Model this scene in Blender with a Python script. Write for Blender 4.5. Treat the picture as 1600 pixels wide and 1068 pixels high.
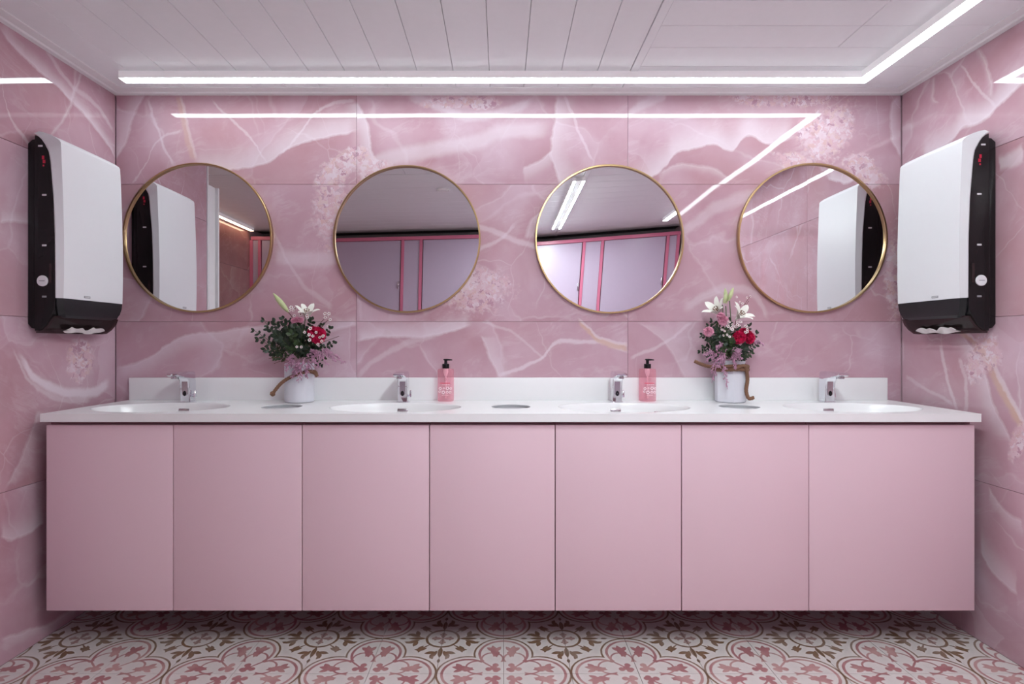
import bpy, bmesh, math, random
from mathutils import Vector, Matrix, noise as mnoise
random.seed(7)
for o in list(bpy.data.objects): bpy.data.objects.remove(o)
SC = bpy.context.scene
COL = SC.collection
PI = math.pi
R = math.radians

# ------------------------------------------------------------------ camera, world, exposure
CAM_D, CAM_H, F = 2.504, 1.10, 888.9          # metres from mirror wall, lens height, focal length in pixels (1600 wide)
CX, CY = 784.0, 534.0
cam = bpy.data.cameras.new('camera'); camo = bpy.data.objects.new('camera', cam); COL.objects.link(camo)
cam.sensor_width = 36; cam.lens = 20.0
cam.shift_x = (800 - CX) / 1600
camo.location = (0, -CAM_D, CAM_H); camo.rotation_euler = (PI/2, 0, 0)
cam.clip_start = 0.02
SC.camera = camo
W = bpy.data.worlds.new('world'); SC.world = W; W.use_nodes = True
W.node_tree.nodes['Background'].inputs[0].default_value = (0.8, 0.8, 0.85, 1)
W.node_tree.nodes['Background'].inputs[1].default_value = 0.02
SC.view_settings.view_transform = 'Standard'; SC.view_settings.look = 'None'
SC.view_settings.gamma = 1; SC.view_settings.use_curve_mapping = False
SC.view_settings.exposure = 1.03
SC.cycles.max_bounces = 8; SC.cycles.diffuse_bounces = 5; SC.cycles.glossy_bounces = 5; SC.cycles.transparent_max_bounces = 12
LED_POWER, TWIN_POWER, WARM_POWER = 9.0, 128.0, 4.0

# room dimensions
XL, XR, ZC = -1.70, 1.76, 2.196                # side walls, plank underside
XREC, YLEFT, YST = -2.45, -0.80, -3.06         # recess wall, end of the short left wall, stall fronts
LZ = ZC - 0.030                                # underside of the light profiles

def P(px, py, Z):                              # pixel to a point at depth Z in front of the lens
    return Vector(((px - CX) * Z / F, -CAM_D + Z, CAM_H + (CY - py) * Z / F))

# ------------------------------------------------------------------ object helpers
def link(name, me, mats, parent=None):
    o = bpy.data.objects.new(name, me); COL.objects.link(o)
    if mats is not None and len(me.materials) == 0:
        for m in (mats if isinstance(mats, (list, tuple)) else [mats]): me.materials.append(m)
    if parent: o.parent = parent
    return o
def obj(name, bm, mat, parent=None, smooth=True, angle=40):
    me = bpy.data.meshes.new(name)
    bmesh.ops.recalc_face_normals(bm, faces=bm.faces)
    bm.to_mesh(me); bm.free()
    if smooth:
        for p in me.polygons: p.use_smooth = True
        try: me.set_sharp_from_angle(angle=R(angle))
        except Exception: pass
    return link(name, me, mat, parent)
def tag(o, label=None, cat=None, group=None, kind=None):
    if label: o['label'] = label
    if cat: o['category'] = cat
    if group: o['group'] = group
    if kind: o['kind'] = kind
    return o
def empty(name, loc=(0, 0, 0), rz=0):
    o = bpy.data.objects.new(name, None); COL.objects.link(o)
    o.empty_display_size = 0.05
    o.location = loc; o.rotation_euler = (0, 0, rz); return o
def copy_tree(o, parent=None):
    c = o.copy(); COL.objects.link(c)
    if parent: c.parent = parent
    for ch in [k for k in bpy.data.objects if k.parent == o]: copy_tree(ch, c)
    return c
def box(bm, x0, x1, y0, y1, z0, z1, bev=0, seg=2):
    r = bmesh.ops.create_cube(bm, size=1)
    for v in r['verts']:
        v.co = Vector((x0 + (v.co.x + .5) * (x1 - x0), y0 + (v.co.y + .5) * (y1 - y0), z0 + (v.co.z + .5) * (z1 - z0)))
    if bev:
        es = list({e for v in r['verts'] for e in v.link_edges})
        bmesh.ops.bevel(bm, geom=es, offset=bev, segments=seg, profile=.5, affect='EDGES')
    return bm
def B(*a, **k): return box(bmesh.new(), *a, **k)
def lathe(bm, prof, n=48, c=(0, 0, 0), axis='z', sx=1, sy=1, closed=False):
    rings = []
    for (r, h) in prof:
        ring = []
        for i in range(n):
            a = 2 * PI * i / n
            x, y = r * math.cos(a) * sx, r * math.sin(a) * sy
            v = (x, y, h) if axis == 'z' else (x, h, y) if axis == 'y' else (h, x, y)
            ring.append(bm.verts.new(Vector(v) + Vector(c)))
        rings.append(ring)
    pairs = list(zip(rings, rings[1:]))
    if closed: pairs.append((rings[-1], rings[0]))
    for a, b in pairs:
        for i in range(n):
            bm.faces.new((a[i], a[(i+1) % n], b[(i+1) % n], b[i]))
    return rings
def cap(bm, ring): bm.faces.new(ring)
def cyl(bm, r, h0, h1, n=24, c=(0, 0, 0), axis='z', bev=0):
    prof = [(r, h0), (r, h1)] if not bev else [(r - bev, h0), (r, h0 + bev), (r, h1 - bev), (r - bev, h1)]
    rg = lathe(bm, prof, n, c, axis); cap(bm, rg[0]); cap(bm, rg[-1]); return bm
def tube(bm, pts, rad, n=8, twist=0, caps=True):
    pts = [Vector(p) for p in pts]; m = len(pts); rings = []; L = 0
    prev = None
    for i, p in enumerate(pts):
        t = (pts[min(i+1, m-1)] - pts[max(i-1, 0)]).normalized()
        if prev is None:
            a = t.orthogonal().normalized()
        else:
            a = (prev - t * prev.dot(t)).normalized()
        prev = a; b = t.cross(a)
        if i: L += (p - pts[i-1]).length
        r0 = rad[i] if isinstance(rad, (list, tuple)) else rad
        ring = []
        for k in range(n):
            th = 2 * PI * k / n
            r = r0 * (1 + (.22 * abs(math.cos(1.5 * (th - twist * L))) if twist else 0))
            ring.append(bm.verts.new(p + a * math.cos(th) * r + b * math.sin(th) * r))
        rings.append(ring)
    for u, v in zip(rings, rings[1:]):
        for k in range(n): bm.faces.new((u[k], u[(k+1) % n], v[(k+1) % n], v[k]))
    if caps: bm.faces.new(rings[0]); bm.faces.new(rings[-1])
    return bm
def spline(pts, n=24):
    pts = [Vector(p) for p in pts]; out = []
    q = [pts[0] * 2 - pts[1]] + pts + [pts[-1] * 2 - pts[-2]]
    seg = len(pts) - 1
    for j in range(n + 1):
        u = j / n * seg; i = min(int(u), seg - 1); t = u - i
        a, b, c, d = q[i:i+4]
        out.append(.5 * ((2*b) + (c-a)*t + (2*a-5*b+4*c-d)*t*t + (-a+3*b-3*c+d)*t**3))
    return out
def extrude_poly(bm, pts, axis, lo, hi, bev=0, seg=2):
    """closed outline in the plane across `axis`, extruded from lo to hi"""
    def v3(a, b, h): return (h, a, b) if axis == 'x' else (a, h, b) if axis == 'y' else (a, b, h)
    A = [bm.verts.new(v3(a, b, lo)) for a, b in pts]; Bv = [bm.verts.new(v3(a, b, hi)) for a, b in pts]
    n = len(pts); fs = [bm.faces.new(A), bm.faces.new(list(reversed(Bv)))]
    for i in range(n): bm.faces.new((A[i], A[(i+1) % n], Bv[(i+1) % n], Bv[i]))
    if bev:
        es = list({e for f in fs for e in f.edges})
        bmesh.ops.bevel(bm, geom=es, offset=bev, segments=seg, profile=.5, affect='EDGES')
    return bm

# ------------------------------------------------------------------ node helpers
class S:                                        # a socket one can calculate with
    def __init__(s, nt, out): s.nt, s.o = nt, out
    def m(s, op, *args, clamp=False):
        n = s.nt.nodes.new('ShaderNodeMath'); n.operation = op; n.use_clamp = clamp
        for i, a in enumerate((s,) + args):
            if isinstance(a, S): s.nt.links.new(a.o, n.inputs[i])
            else: n.inputs[i].default_value = a
        return S(s.nt, n.outputs[0])
    def __add__(s, b): return s.m('ADD', b)
    def __sub__(s, b): return s.m('SUBTRACT', b)
    def __mul__(s, b): return s.m('MULTIPLY', b)
    def __truediv__(s, b): return s.m('DIVIDE', b)
    def __rsub__(s, b): return (s * -1.0) + b
    __radd__ = __add__; __rmul__ = __mul__
    def mx(s, b): return s.m('MAXIMUM', b)
    def mn(s, b): return s.m('MINIMUM', b)
    def ab(s): return s.m('ABSOLUTE')
    def sqrt(s): return s.m('SQRT')
    def sm(s, a, b, lo=0.0, hi=1.0):            # smoothstep a..b onto lo..hi
        n = s.nt.nodes.new('ShaderNodeMapRange'); n.interpolation_type = 'SMOOTHSTEP'
        s.nt.links.new(s.o, n.inputs[0])
        for i, v in enumerate((a, b, lo, hi)): n.inputs[i+1].default_value = v
        return S(s.nt, n.outputs[0])
def hyp(a, b): return (a * a + b * b).sqrt()
def comb(nt, x, y, z=0.0):
    n = nt.nodes.new('ShaderNodeCombineXYZ')
    for i, a in enumerate((x, y, z)):
        if isinstance(a, S): nt.links.new(a.o, n.inputs[i])
        else: n.inputs[i].default_value = a
    return S(nt, n.outputs[0])
def sep(nt, v):
    n = nt.nodes.new('ShaderNodeSeparateXYZ'); nt.links.new(v.o if isinstance(v, S) else v, n.inputs[0])
    return [S(nt, n.outputs[i]) for i in range(3)]
def noise(nt, vec, scale, detail=3, rough=.5, color=False, dist=0):
    n = nt.nodes.new('ShaderNodeTexNoise'); nt.links.new(vec.o, n.inputs['Vector'])
    n.inputs['Scale'].default_value = scale; n.inputs['Detail'].default_value = detail
    n.inputs['Roughness'].default_value = rough; n.inputs['Distortion'].default_value = dist
    return S(nt, n.outputs['Color' if color else 'Fac'])
def vor(nt, vec, scale, feature='F1', out='Distance', rnd=1):
    n = nt.nodes.new('ShaderNodeTexVoronoi'); n.feature = feature; nt.links.new(vec.o, n.inputs['Vector'])
    n.inputs['Scale'].default_value = scale; n.inputs['Randomness'].default_value = rnd
    return S(nt, n.outputs[out])
def mixc(nt, fac, a, b):
    n = nt.nodes.new('ShaderNodeMix'); n.data_type = 'RGBA'
    for i, v in ((0, fac), (6, a), (7, b)):
        if isinstance(v, S): nt.links.new(v.o, n.inputs[i])
        elif i == 0: n.inputs[0].default_value = v
        else: n.inputs[i].default_value = (*v, 1)
    return S(nt, n.outputs[2])
def curve(nt, fac, pts):                        # pts in 0..1 x 0..1
    n = nt.nodes.new('ShaderNodeFloatCurve'); nt.links.new(fac.o, n.inputs[1])
    c = n.mapping.curves[0]
    while len(c.points) > 2: c.points.remove(c.points[1])
    c.points[0].location = pts[0]; c.points[1].location = pts[-1]
    for p in pts[1:-1]: c.points.new(*p)
    for p in c.points: p.handle_type = 'AUTO_CLAMPED'
    n.mapping.update()
    return S(nt, n.outputs[0])
def bump(nt, h, strength, dist):
    n = nt.nodes.new('ShaderNodeBump'); n.inputs['Strength'].default_value = strength; n.inputs['Distance'].default_value = dist
    nt.links.new(h.o, n.inputs['Height']); return n.outputs[0]
def new_mat(name):
    m = bpy.data.materials.new(name); m.use_nodes = True
    return m, m.node_tree, m.node_tree.nodes['Principled BSDF']
def geo_pos(nt): return S(nt, nt.nodes.new('ShaderNodeNewGeometry').outputs['Position'])
def tex_obj(nt): return S(nt, nt.nodes.new('ShaderNodeTexCoord').outputs['Object'])

def plain(name, col, rough=.5, metal=0, var=.04, scale=30, spec=.5, bmp=0, **kw):
    """principled material with a fine noise variation in its colour"""
    m, nt, b = new_mat(name)
    n = noise(nt, tex_obj(nt), scale, 4)
    lo = tuple(c * (1 - var) for c in col); hi = tuple(min(1, c * (1 + var)) for c in col)
    nt.links.new(mixc(nt, n, lo, hi).o, b.inputs['Base Color'])
    b.inputs['Roughness'].default_value = rough; b.inputs['Metallic'].default_value = metal
    b.inputs['Specular IOR Level'].default_value = spec
    for k, v in kw.items(): b.inputs[k.replace('_', ' ')].default_value = v
    if bmp: nt.links.new(bump(nt, n, bmp, .002), b.inputs['Normal'])
    return m
def emissive(name, col, power):
    m, nt, b = new_mat(name)
    b.inputs['Base Color'].default_value = (*col, 1); b.inputs['Roughness'].default_value = .4
    b.inputs['Emission Color'].default_value = (*col, 1); b.inputs['Emission Strength'].default_value = power
    return m

# ------------------------------------------------------------------ pink onyx tile material
DEEP, MID, PALE, VEIN, OCHRE = (.455, .245, .285), (.545, .345, .405), (.655, .49, .57), (.78, .68, .74), (.64, .43, .35)
def wall_map(side):
    """pixel -> (s, t) on that wall: s along the wall, t height"""
    def back(px, py): return ((px - CX) * CAM_D / F, CAM_H + (CY - py) * CAM_D / F)
    def left(px, py): Z = -XL * F / (CX - px); return (CAM_D - Z, CAM_H + (CY - py) * Z / F)
    def right(px, py): Z = XR * F / (px - CX); return (CAM_D - Z, CAM_H + (CY - py) * Z / F)
    return {'back': back, 'left': left, 'right': right}[side]
# kind, pixels, strength, width/fade, bright side (+1 above / right)
VEINS = {
 'back': [
  ('E', [(300,276),(345,268),(395,261),(418,254),(440,238),(470,222),(500,214),(557,204)], .75, .16, 1),
  ('L', [(332,158),(370,195),(400,225),(416,254)], .40, .010, 0),
  ('L', [(440,240),(475,200),(500,172),(530,161),(557,157)], .45, .011, 0),
  ('V', [(226,148),(210,180),(197,220),(183,247)], .55, .10, -1),
  ('W', [(232,158),(250,215),(271,258)], .45, .009, 0),
  ('L', [(205,288),(228,255),(240,226),(260,212),(283,204)], .4, .009, 0),
  ('O', [(280,150),(290,200),(301,250)], .45, .020, 0),
  ('V', [(560,160),(574,200),(580,232),(600,262)], .7, .10, -1),
  ('L', [(560,262),(600,250),(680,232),(740,222),(790,205),(860,200)], .5, .05, 0),
  ('L', [(640,150),(690,168),(740,182),(795,172),(830,160)], .5, .03, 0),
  ('V', [(872,150),(866,200),(861,232),(866,255),(878,286)], .65, .12, 1),
  ('W', [(884,150),(905,205),(927,250)], .45, .010, 0),
  ('E', [(818,264),(850,245),(863,234)], .6, .10, -1),
  ('L', [(735,350),(800,372),(838,386),(900,410)], .5, .02, 0),
  ('V', [(868,296),(846,330),(830,345),(822,372)], .5, .07, 1),
  ('L', [(690,440),(730,400),(780,375),(806,350)], .45, .014, 0),
  ('L', [(660,480),(720,445),(745,440)], .5, .06, 0),
  ('E', [(557,530),(600,526),(640,527),(672,524),(700,519),(735,506)], .8, .10, 1),
  ('V', [(752,524),(765,555),(779,592)], .55, .10, 1),
  ('L', [(776,588),(815,575),(845,560),(880,533),(925,533),(981,548)], .6, .014, 0),
  ('L', [(557,588),(590,560),(640,535),(680,523)], .35, .02, 0),
  ('O', [(905,504),(920,516),(935,530),(958,538),(981,543)], .8, .022, 0),
  ('W', [(757,500),(800,520),(850,560)], .3, .010, 0),
  ('E', [(981,298),(1015,278),(1040,258),(1055,240),(1090,232),(1115,224),(1140,235),(1170,212),(1200,222),(1240,214)], .85, .15, 1),
  ('E', [(1030,270),(1070,257),(1105,262),(1140,280)], .4, .05, -1),
  ('L', [(981,180),(1010,160),(1040,148)], .5, .03, 0),
  ('V', [(1399,150),(1391,180),(1394,215),(1405,245)], .6, .06, 1),
  ('L', [(1065,365),(1110,330),(1150,312),(1200,300)], .35, .04, 0),
  ('L', [(1070,480),(1120,455),(1150,450),(1200,492)], .35, .03, 0),
  ('E', [(181,574),(225,562),(262,540),(290,525),(340,518),(400,511),(460,509)], .6, .10, -1),
  ('E', [(490,530),(520,517),(557,505)], .5, .06, 1),
  ('L', [(430,400),(490,405),(540,395),(557,390)], .45, .05, 0),
  ('L', [(430,370),(470,440),(520,480)], .3, .02, 0),
  ('V', [(1000,505),(1040,535),(1070,590)], .35, .14, 1),
  ('L', [(985,560),(1030,540),(1080,505)], .4, .012, 0),
 ],
 'left': [
  ('E', [(1,45),(40,92),(95,140),(140,188),(180,246)], .8, .07, 1),
  ('V', [(128,112),(110,165),(104,180),(80,212)], .5, .02, 1),
  ('L', [(70,75),(110,130),(150,165),(178,205)], .45, .016, 0),
  ('L', [(2,105),(15,180),(40,215),(60,240)], .4, .012, 0),
  ('E', [(2,345),(25,345),(50,350)], .6, .05, 1),
  ('L', [(30,560),(65,598),(100,612),(140,612),(172,598)], .8, .030, 0),
  ('L', [(20,548),(50,600),(95,624),(140,624)], .4, .014, 0),
  ('V', [(60,640),(40,700),(12,760)], .4, .10, -1),
  ('E', [(2,840),(20,842),(40,835),(60,820),(68,815)], .65, .10, 1),
  ('E', [(2,1000),(40,985),(80,972),(120,950)], .5, .06, -1),
 ],
 'right': [
  ('E', [(1440,246),(1490,217),(1505,200),(1530,190),(1560,165),(1598,128)], .8, .12, 1),
  ('V', [(1528,75),(1545,110),(1550,150)], .4, .03, -1),
  ('L', [(1500,100),(1530,140),(1556,165)], .4, .012, 0),
  ('V', [(1460,120),(1458,150),(1466,160)], .4, .03, -1),
  ('L', [(1562,255),(1580,250),(1598,240)], .5, .04, 0),
  ('O', [(1502,518),(1535,548),(1560,600),(1585,645),(1598,668)], .85, .030, 0),
  ('V', [(1505,525),(1535,570),(1548,620),(1580,690)], .6, .10, -1),
  ('W', [(1470,540),(1480,590),(1495,640)], .5, .012, 0),
  ('W', [(1500,560),(1510,620),(1505,650)], .4, .012, 0),
  ('L', [(1415,590),(1450,610),(1490,632)], .35, .012, 0),
  ('V', [(1545,760),(1575,800),(1598,815)], .5, .08, -1),
  ('V', [(1532,860),(1550,890),(1590,930)], .6, .12, 1),
 ]}
# crystalline patches: centre px, radii px, angle
BLOBS = {
 'back': [((1225,152),(90,16),0), ((1290,210),(38,52),-35), ((1350,268),(40,22),-40), ((1255,258),(50,18),-25), ((535,262),(50,20),35), ((590,268),(45,22),-15),
          ((520,330),(34,52),0), ((745,455),(55,38),0), ((1400,430),(20,70),0), ((725,160),(60,12),0)],
 'left': [((125,560),(35,40),0)],
 'right': [((1535,560),(30,45),-30), ((1590,690),(14,40),-20)]}
def onyx(name, side, tint=(1, 1, 1)):
    m, nt, b = new_mat(name)
    x, y, z = sep(nt, geo_pos(nt))
    s = x if side == 'back' else y * -1.0
    t = z
    info = nt.nodes.new('ShaderNodeObjectInfo')
    rnd = S(nt, info.outputs['Random'])
    flat = comb(nt, s, t, {'back': 0.0, 'left': 5.0, 'right': 9.0}.get(side, 14.0))
    p0 = comb(nt, s + rnd * 37.0, t + rnd * 23.0, rnd * 5.0)
    w1 = sep(nt, noise(nt, p0, 1.6, 4, .55, True)); w2 = sep(nt, noise(nt, p0, 7.0, 4, .6, True))
    pw = comb(nt, s + rnd * 37.0 + (w1[0] - .5) * .55 + (w2[0] - .5) * .06, t * 1.15 + rnd * 23.0 + (w1[1] - .5) * .55 + (w2[1] - .5) * .06, rnd * 5.0)
    cell = sep(nt, vor(nt, pw, 1.7, out='Color'))
    e1 = vor(nt, pw, 1.7, 'DISTANCE_TO_EDGE')
    pw2 = comb(nt, s * 1.3 + rnd * 11.0 + (w1[1] - .5) * .5, t + rnd * 61.0 + (w1[2] - .5) * .5, rnd * 3.0)
    e2 = vor(nt, pw2, 2.7, 'DISTANCE_TO_EDGE')
    cloud = noise(nt, p0, 1.9, 5, .55, False, .4); cloud2 = noise(nt, p0, 5.5, 5, .6, False, .6)
    mask = noise(nt, p0, 2.3, 2)
    tone = cloud.sm(.30, .72) * .55 + cell[0] * .30 + cloud2.sm(.3, .75) * .2
    c = mixc(nt, tone.sm(.05, .55), DEEP, MID)
    c = mixc(nt, tone.sm(.5, .98) * .75, c, PALE)
    c = mixc(nt, noise(nt, p0, 1.3, 3).sm(.45, .75) * .55, c, (.525, .285, .30))
    halo = (1.0 - e1.sm(0, .16)) * cell[1].sm(.45, .8) * .45
    c = mixc(nt, halo, c, PALE)
    c = mixc(nt, (1.0 - e1.sm(.002, .016)) * mask.sm(.42, .62) * .28, c, VEIN)
    c = mixc(nt, (1.0 - e2.sm(.001, .011)) * mask.sm(.55, .35) * .26, c, VEIN)
    wisp = noise(nt, comb(nt, s * .7 + t * .5 + rnd * 9.0 + (w1[0] - .5) * .5, t * 2.6 - s * 1.2 + (w1[1] - .5) * .8), 2.6, 6, .62)
    c = mixc(nt, (1.0 - (wisp - .5).ab().sm(.0, .035)) * cloud2.sm(.40, .7) * .16, c, VEIN)
    # placed veins and plate edges
    if side in VEINS:
        g = wall_map(side)
        j1 = sep(nt, noise(nt, flat, 9.0, 4, .6, True)); j2 = sep(nt, noise(nt, flat, 46.0, 3, .6, True))
        sj = s + (j1[0] - .5) * .035 + (j2[0] - .5) * .009; tj = t + (j1[1] - .5) * .035 + (j2[1] - .5) * .009
        for kind, pts, st, wd, sg in VEINS[side]:
            q = [g(*p) for p in pts]
            steep = kind in 'VWO' and abs(q[0][1] - q[-1][1]) > abs(q[0][0] - q[-1][0])
            if steep: q = [(b_, a_) for a_, b_ in q]
            q.sort()
            a0, a1 = q[0][0], q[-1][0]; b0 = min(k[1] for k in q); b1 = max(k[1] for k in q)
            if b1 - b0 < .01: b1 = b0 + .01
            A, Bc = (tj, sj) if steep else (sj, tj)
            f = (A - a0) / (a1 - a0)
            d = Bc - (curve(nt, f, [((u - a0) / (a1 - a0), (v - b0) / (b1 - b0)) for u, v in q]) * (b1 - b0) + b0)
            win = f.sm(-.03, .06) * f.sm(1.03, .94)
            if kind in 'LWO':
                v = (1.0 - d.ab().sm(wd * .25, wd)) * win
                c = mixc(nt, v * st, c, OCHRE if kind == 'O' else VEIN)
                if kind == 'O': c = mixc(nt, (1.0 - (d - wd * .6).ab().sm(wd * .15, wd * .5)) * win * st * .7, c, VEIN)
            else:
                d = d * float(sg)
                v = d.sm(-.003, .005) * (1.0 - d.sm(0.0, wd)) * win
                dk = d.sm(-wd * .9, 0.0) * (1.0 - d.sm(-.003, .004)) * win
                c = mixc(nt, dk * (st * .55), c, DEEP)
                c = mixc(nt, v * v * (st * .45) + v * (st * .4), c, VEIN)
                c = mixc(nt, (1.0 - d.ab().sm(.002, .009)) * win * (st * .6), c, VEIN)
        # crystals
        bl = None
        for (cx, cy), (rx, ry), an in BLOBS[side]:
            c0 = g(cx, cy); k = CAM_D / F if side == 'back' else 1.95 / F
            ca, sa = math.cos(R(an)), math.sin(R(an))
            u = (s - c0[0]) * ca + (t - c0[1]) * sa; v = (t - c0[1]) * ca - (s - c0[0]) * sa
            r = 1.0 - hyp(u / (rx * k), v / (ry * k))
            bl = r if bl is None else bl.mx(r)
        bl = (bl + (j1[2] - .5) * 1.5 + (j2[2] - .5) * .9).sm(-.12, .32)
        pc = comb(nt, sj + (j2[0] - .5) * .055, tj + (j2[1] - .5) * .055)
        cc = sep(nt, vor(nt, pc, 64.0, out='Color')); ce = vor(nt, pc, 64.0, 'DISTANCE_TO_EDGE')
        cr = mixc(nt, cc[0].sm(.25, .95), (.70, .46, .52), VEIN)
        cr = mixc(nt, cc[1].sm(.74, .92) * .75, cr, (.40, .19, .27))
        cr = mixc(nt, cc[2].sm(.70, .9) * .5, cr, (.72, .50, .42))
        cr = mixc(nt, (1.0 - ce.sm(0.0, .10)) * .45, cr, VEIN)
        c = mixc(nt, bl * .72, c, cr)
    if tint != (1, 1, 1):
        n = nt.nodes.new('ShaderNodeMix'); n.data_type = 'RGBA'; n.blend_type = 'MULTIPLY'; n.inputs[0].default_value = 1
        nt.links.new(c.o, n.inputs[6]); n.inputs[7].default_value = (*tint, 1); c = S(nt, n.outputs[2])
    nt.links.new(c.o, b.inputs['Base Color'])
    b.inputs['Roughness'].default_value = .035; b.inputs['Specular IOR Level'].default_value = .5
    wav = noise(nt, p0, 2.2, 1)
    nt.links.new(bump(nt, wav, .14, .02), b.inputs['Normal'])
    return m

# ------------------------------------------------------------------ patterned floor tile material
TS = .2245
def floor_print():
    m, nt, b = new_mat('patterned_cement_tile')
    x, y, _ = sep(nt, tex_obj(nt))
    wob = sep(nt, noise(nt, comb(nt, x, y), 55.0, 2, .5, True))
    u = x * (1 / TS) + .5 + (wob[0] - .5) * .012; v = y * (1 / TS) + .5 + (wob[1] - .5) * .012
    a, bb = u.mx(v), u.mn(v)                    # folded on the diagonal: a >= bb
    def disc(cx, cy, r, px=a, py=bb, e=.008, sx=1, sy=1): return (hyp((px - cx) * (1 / sx), (py - cy) * (1 / sy))).sm(r + e, r - e)
    def ring(d, r, w, e=.007): return (d - r).ab().sm(w + e, w - e)
    def leaf(cx, cy, an, L, w, px=a, py=bb):    # pointed lens, long axis at angle an
        ca, sa = math.cos(R(an)), math.sin(R(an))
        p = (px - cx) * ca + (py - cy) * sa; q = ((py - cy) * ca - (px - cx) * sa).ab()
        return (q - (1.0 - (p * (1 / L)) * (p * (1 / L))) * w).sm(.006, -.006)
    dq = hyp(a - .54, bb)                       # lobe of the quatrefoil round corner (0,0)
    brown = ring(dq, .455, .015) * (a - .32).sm(0.0, .02)
    pink = ring(dq, .375, .021) * (a - .32).sm(0.0, .02)
    brown = brown.mx(ring(dq, .40, .004) * .0)
    # scroll, leaves, bud
    ds = hyp(a - .40, bb - .17); pink = pink.mx(ring(ds, .165, .015) * (a - .30).sm(0, .03).mx((bb - .22).sm(0, .03)))
    for (cx, cy, an, L, w) in ((.61, .14, 12, .175, .062), (.67, .195, 55, .085, .045), (.53, .11, -35, .085, .046), (.68, .08, -30, .08, .036)):
        pink = pink.mx(leaf(cx, cy, an, L, w))
    for (cx, cy, r) in ((.150, .150, .055), (.225, .120, .048), (.115, .085, .045)): pink = pink.mx(disc(cx, cy, r))
    pink = pink.mx((a - bb).ab().sm(.026, .014) * ((a + bb) * .5).sm(.16, .18) * ((a + bb) * .5).sm(.35, .33))
    pink = pink.mx(disc(.335, .335, .035))
    # medallion round corner (1,1)
    p, q = (1.0 - u), (1.0 - v); A2, B2 = p.mx(q), p.mn(q)
    dm = hyp(A2, B2)
    brown = brown.mx(ring(dm, .262, .021))
    pinkm = leaf(.085, 0, 0, .085, .035, A2, B2).mx(disc(.15, 0, .032, A2, B2)).mx(disc(.12, .04, .022, A2, B2))
    # axis fleurons
    brown = brown.mx(leaf(.42, 0, 0, .15, .040, A2, B2)).mx(disc(.36, 0, .036, A2, B2))
    brown = brown.mx(leaf(.48, .10, 25, .12, .042, A2, B2)).mx(leaf(.43, .16, 75, .09, .040, A2, B2)).mx(leaf(.55, .125, -20, .075, .03, A2, B2))
    brown = brown.mx(leaf(.66, 0, 0, .06, .024, A2, B2))
    # diagonal spikes
    dg = (A2 - B2) * .7071; al = (A2 + B2) * .7071
    brown = brown.mx((dg - (al - .26) * .09).sm(.012, .002) * al.sm(.25, .27) * al.sm(.45, .43))
    brown = brown.mx(leaf(.335, .30, 60, .09, .034, A2, B2)).mx(leaf(.35, .33, 15, .075, .03, A2, B2))
    wear = noise(nt, tex_obj(nt), 14.0, 3); info = S(nt, nt.nodes.new('ShaderNodeObjectInfo').outputs['Random'])
    wear2 = noise(nt, comb(nt, x, y, info * 40.0), 9.0, 2)
    base = mixc(nt, wear, (.62, .57, .55), (.72, .67, .66))
    c = mixc(nt, brown * wear2.sm(.2, .6, .7, 1.0), base, (.22, .125, .075))
    pc = mixc(nt, wear2.sm(.35, .7), (.36, .125, .140), (.50, .28, .27))
    c = mixc(nt, pink * .92, c, pc)
    c = mixc(nt, pinkm * .8, c, (.33, .17, .15))
    nt.links.new(c.o, b.inputs['Base Color']); b.inputs['Roughness'].default_value = .42
    return m

# ------------------------------------------------------------------ materials
M = {}
M['onyx_back'] = onyx('pink_onyx_back', 'back'); M['onyx_left'] = onyx('pink_onyx_left', 'left'); M['onyx_right'] = onyx('pink_onyx_right', 'right')
M['onyx_rec'] = onyx('brown_onyx', 'recess', (.72, .62, .52))
M['grout'] = plain('grout', (.62, .42, .48), .8)
M['floor_tile'] = floor_print(); M['floor_grout'] = plain('floor_grout', (.30, .24, .22), .9)
M['plank'] = plain('white_ceiling_panel', (.86, .89, .91), .32, spec=.35, var=.02)
M['ceil_dark'] = plain('ceiling_void', (.10, .10, .10), .9)
M['white_trim'] = plain('white_trim', (.86, .87, .88), .4)
M['led'] = emissive('led_diffuser', (.86, .985, 1), LED_POWER)
M['housing_glow'] = emissive('painted_housing_glow', (.9, .88, .9), .10)  # white housing: weak emission stands in for diffuser light falling on its sides
M['led_twin'] = emissive('led_twin_diffuser', (.87, .99, .99), TWIN_POWER)
M['led_warm'] = emissive('led_warm_diffuser', (1, .78, .52), WARM_POWER)
M['counter'] = plain('white_solid_surface', (.86, .85, .86), .22, var=.01)
M['chute'] = plain('grey_chute', (.40, .40, .42), .5)
M['cab'] = plain('pink_cabinet_lacquer', (.75, .535, .60), .38, var=.012, scale=200)
M['cab_in'] = plain('cabinet_carcass', (.26, .12, .15), .6)
M['gold'] = plain('brushed_gold', (.52, .36, .18), .30, 1)
M['chrome'] = plain('chrome', (.80, .80, .84), .06, 1, var=.01)
M['chrome_dull'] = plain('brushed_chrome', (.55, .52, .54), .25, 1)
M['black'] = plain('black_plastic', (.010, .009, .010), .25, spec=.3)
M['band'] = plain('charcoal_plastic', (.008, .010, .012), .40)
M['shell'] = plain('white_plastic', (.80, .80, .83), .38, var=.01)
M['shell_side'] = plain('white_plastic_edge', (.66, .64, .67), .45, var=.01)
M['greymark'] = plain('grey_mark', (.28, .28, .30), .5)
M['red'] = plain('red_mark', (.55, .01, .05), .4)
M['paper'] = plain('paper_towel', (.80, .76, .76), .9)
M['stall_panel'] = plain('lilac_laminate', (.50, .41, .53), .30, var=.015)
M['stall_frame'] = plain('pink_frame_lacquer', (.62, .17, .28), .35)
M['rear'] = plain('rear_wall_paint', (.35, .33, .33), .8)
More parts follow.
